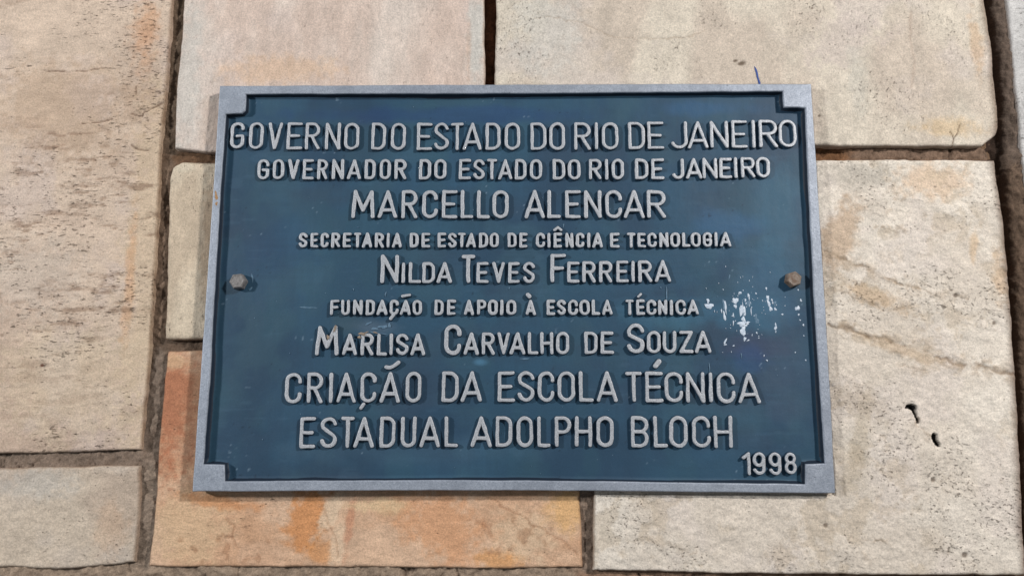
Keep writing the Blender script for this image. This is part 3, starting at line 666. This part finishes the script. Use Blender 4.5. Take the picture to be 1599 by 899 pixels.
for ch, o, loc, x0, x1, yb, yt in line('FUNDAÇÃO DE APOIO À ESCOLA TÉCNICA', L6, [514,1091], [491.9,491.6], [467.6,467.4], 4.8):
    if ch == 'Ç': accent(o, loc, ',', 607.5, 616.5, 499.5, 489, 5.2, 'cedilla')
    if ch == 'Ã': accent(o, loc, "'", 626.5, 641.8, 464.6, 458.2, 4.8)
    if ch == 'À': accent(o, loc, "`", 820.8, 830, 465.6, 456.6, 6.8)
    if ch == 'É': accent(o, loc, "'", 995.4, 1003.2, 464.8, 456.8, 4.2)
N7 = {0: (508.2, 6.2), 7: (506.5, 6.6), 17: (504.8, 6.4)}
L7 = [(491.3,529.5),(533.3,558),(562.5,583.6),(588,604.6),(607.5,613),(617.8,638.3),(640.3,664.3),
      (693,720.8),(723.8,747.8),(752.3,772.5),(776.3,796.3),(795.8,820.3),(824.3,840.5),(843.8,863.8),(868.6,888.9),(912.8,933.3),(938.3,958.2),
      (979.5,1006.3),(1010.8,1031.8),(1035.8,1056),(1062,1082.4),(1085.7,1110.4)]
for _ in line('MARLISA CARVALHO DE SOUZA', L7, [491,664,760,900,1110], [554.8,554.5,553.5,552.8,550.8], [520.3,520.3,518.6,517.3,516], 5.3, N7): pass
L8 = [(443.7,471.7),(478,505),(512.6,520),(524.3,556.3),(561.8,588.2),(592.2,625.3),(632.4,658.3),(689.2,716.4),(719.7,753),
      (777,804),(808.5,834.9),(840.2,865.6),(871.4,897.5),(904.5,926.5),(932.3,964),
      (977.8,1002),(1008.4,1035.2),(1039,1066.2),(1072.3,1099.8),(1107.2,1113.4),(1120.5,1148),(1153.8,1186.5)]
for ch, o, loc, x0, x1, yb, yt in line('CRIAÇÃO DA ESCOLA TÉCNICA', L8, [443,560,760,960,1186], [630,628.6,627,627,629.6], [582,581,579.4,579.4,581.5], 5.6):
    if ch == 'Ç': accent(o, loc, ',', 560.2, 570.4, 640, 627.8, 5.4, 'cedilla')
    if ch == 'Ã': accent(o, loc, '~', 600.2, 624.6, 576.6, 563, 5.6)
    if ch == 'É': accent(o, loc, "'", 1020.4, 1033.2, 575.4, 560.2, 8.2)
L9 = [(466.4,493.5),(498.8,526.5),(531.3,553.8),(551.3,584.4),(591.9,617.8),(625.3,650.3),(654.5,687.2),(693.7,715.4),
      (735,768),(773.8,799.8),(806.9,832.2),(838.9,859.9),(866.6,892),(898.3,924.2),(931.9,958),
      (986.2,1012.8),(1021.6,1042),(1046.4,1073.2),(1082,1108.8),(1115.8,1143.3)]
for _ in line('ESTADUAL ADOLPHO BLOCH', L9, [466,700,900,1143], [700,698,697.6,699.2], [650.8,649.6,649.4,649], 5.6): pass
for _ in line('1998', [(1160.3,1171.6),(1177,1195),(1202,1219.6),(1226.7,1243.6)], [1160,1243], [741.4,741], [706,706], 4.7): pass

# ---------------- bolts
def bolt(x, y, rad, hgt, mat, turn, lab, seed):
    import bmesh
    cx, cz = px(x, y, YP - hgt); rnd = random.Random(seed)
    bm = bmesh.new(); rings = []
    prof = [(1.02, 0), (1.0, .78), (.93, .93), (.80, 1.0), (.62, .97), (.35, .985)]
    m = 24
    for rr, hh in prof:
        ring = []
        for k in range(m):
            a = 2*math.pi*k/m + turn; f = (a-turn) % (math.pi/3) - math.pi/6
            hexr = math.cos(math.pi/6)/math.cos(f); kk = 1 - (1-hexr)*(1 if rr > .78 else .25)
            q = rad*rr*kk*1.06*(1+rnd.uniform(-.012, .012))
            ring.append(bm.verts.new((q*math.cos(a), -hgt*hh, q*math.sin(a))))
        rings.append(ring)
    for a, b in zip(rings[:-1], rings[1:]):
        for k in range(m): bm.faces.new((a[k], a[(k+1) % m], b[(k+1) % m], b[k]))
    c = bm.verts.new((0, -hgt*.99, 0))
    for k in range(m): bm.faces.new((rings[-1][k], rings[-1][(k+1) % m], c))
    bmesh.ops.recalc_face_normals(bm, faces=bm.faces)
    me = bpy.data.meshes.new('bolt'); bm.to_mesh(me); bm.free()
    for p in me.polygons: p.use_smooth = False
    o = link('bolt', me, mat, plaque, (float(cx), YP+.0003, float(cz)), PLQ); o['label'] = lab; return o
bolt(369.5, 438.5, .0076, .0090, M_BOLT, .1, 'grey hexagonal bolt head at the left edge', 3)
bolt(1241, 435, .0074, .0084, M_RUSTBOLT, .3, 'rusty brown bolt head at the right edge', 4)

# ---------------- white paint splashes, scuffs and a rust chip: thin raised flecks
def flecks(name, items, mat, yp, thick, seed):
    rnd = random.Random(seed); V = []; F = []
    for x, y, rx, ry, ang in items:
        cx, cz = px(x, y, yp); m = 14; b = len(V); ph = [rnd.uniform(0, 6.28) for _ in range(3)]
        for ring, (s, t) in enumerate(((1, -.00005), (.72, thick), (.0, thick))):
            for k in range(m if s else 1):
                a = 2*math.pi*k/m
                q = (1 + .22*math.sin(2*a+ph[0]) + .20*math.sin(3*a+ph[1]) + .14*math.sin(5*a+ph[2]))*s
                u, v = rx*q*math.cos(a)*.000615, ry*q*math.sin(a)*.000615
                c, s_ = math.cos(math.radians(ang)), math.sin(math.radians(ang))
                V.append((float(cx)+u*c-v*s_-PLQ[0], yp-t-PLQ[1], float(cz)+u*s_+v*c-PLQ[2]))
        for k in range(m):
            k2 = (k+1) % m; F.append((b+k, b+k2, b+m+k2, b+m+k)); F.append((b+m+k, b+m+k2, b+2*m, b+2*m))
    me = bpy.data.meshes.new(name); me.from_pydata(V, [], [tuple(dict.fromkeys(f)) for f in F]); me.update()
    for p in me.polygons: p.use_smooth = True
    return link(name, me, mat, plaque)
def c8(lst): return [(1090+x/5.617, 440+y/5.617, rx/5.617, ry/5.617, a) for x, y, rx, ry, a in lst]
rnd = random.Random(5)
white = c8([(98,212,32,28,0),(88,168,14,20,0),(240,215,10,58,8),(232,300,10,45,3),(206,255,5,24,3),(328,165,24,36,0),(328,215,14,20,0),(385,245,26,52,5),
            (410,275,10,30,0),(392,205,5,30,0),(400,330,18,28,0),(395,372,48,22,5),(430,360,30,9,20),(395,420,24,42,0),(405,455,14,16,0),(410,500,14,16,0),(440,512,12,6,20),
            (238,525,9,30,-18),(238,550,12,8,0),(370,95,14,14,30),(358,105,7,8,0),(395,75,4,9,0),(442,118,10,26,8),(448,145,8,16,0),(508,102,8,11,0),
            (598,58,9,14,25),(612,140,11,30,5),(620,190,11,40,10),(637,235,12,26,12),(648,160,7,14,0),(655,185,6,12,20),(678,240,12,13,0),(466,260,5,32,-3),(470,225,4,12,0),
            (310,292,6,22,0),(300,300,5,6,0),(415,160,11,15,0),(420,190,6,12,0),(875,232,21,19,0),(858,228,10,8,0),(902,162,9,12,0),(882,288,7,12,0),(895,335,7,7,0),(924,378,9,9,0),
            (928,472,6,6,0),(680,375,6,22,3),(676,408,11,14,0),(686,400,6,18,0),(682,438,4,12,0),(515,447,7,10,0),(533,492,5,7,0),(310,360,6,20,-8),(144,258,4,10,0),
            (579,646,5,9,0),(605,688,9,8,0),(853,618,6,6,0),(945,686,7,7,0),(740,285,8,10,0),(878,70,6,10,0),(478,150,4,4,0),(458,182,8,4,0),(450,210,5,8,0),(522,144,4,4,0),(566,165,4,10,0),(312,560,8,8,0)])
for k in range(60):
    white.append((1122+rnd.gauss(38, 26), 482+rnd.gauss(0, 26), rnd.uniform(.3, .8), rnd.uniform(.4, 1.7), rnd.uniform(-15, 15)))
white = [q for q in white if q[0] < 1262]
o = flecks('paint_splash', white, M_WHITE, YP-.0003, .00035, 8); o['kind'] = 'stuff'; o['label'] = 'white paint splashes near the right bolt'
sc_ = c8([(515,335,16,34,5),(505,300,12,16,0),(675,190,12,22,0),(380,645,5,22,0),(440,170,30,40,0),(225,200,10,60,5)])
sc_ += [(598,510,8,2.4,10),(585,513,7,1.5,-5),(575,505,5,1.6,20),(608,508,3,3,0),(590,520,12,1.2,-8),(540,479,26,.8,2),(480,480,16,.9,-3),(394,434,1.4,7,5),(391,451,4,1.6,35),(1041,459,1,12,0),(700,487,3,.7,0),
        (820,560,7,1.2,5),(1139,432,1,4,-20),(602,459,1,4,-20),(1032,449,1.2,1.2,0),(795,450,1,2,0),(1108,575,1,8,0),(880,352,.8,3,0),(1130,388,.8,3,0),(552,452,1,1.6,0)]
for k in range(70):
    sc_.append((rnd.uniform(345, 1255), rnd.uniform(160, 745), rnd.uniform(.4, 1.0), rnd.uniform(.4, 1.1), rnd.uniform(0, 180)))
o = flecks('scuff', sc_, M_SCUFF, YP-.0004, .0001, 9); o['kind'] = 'stuff'
flecks('rust_chip', [(337.5,306,2.4,7,5),(338,318,1.6,4,0)], M_CHIP, YF-.00005, .0001, 10)['label'] = 'rust chip on the left rim'
o = flecks('tan_residue', [(565,521,5,2.4,0),(571,519,4,1.2,15),(561,526,2,3,20),(586,519,5,1,-10),(512,526,2,4,30),(523,512,2,5,-10)], M_TAN, YP-LH-.0002, .0002, 12); o['kind'] = 'stuff'
print('tris', sum(len(m.polygons)*2 for m in bpy.data.meshes), 'letters', sum(o.name.startswith(('letter', 'digit')) for o in bpy.data.objects))
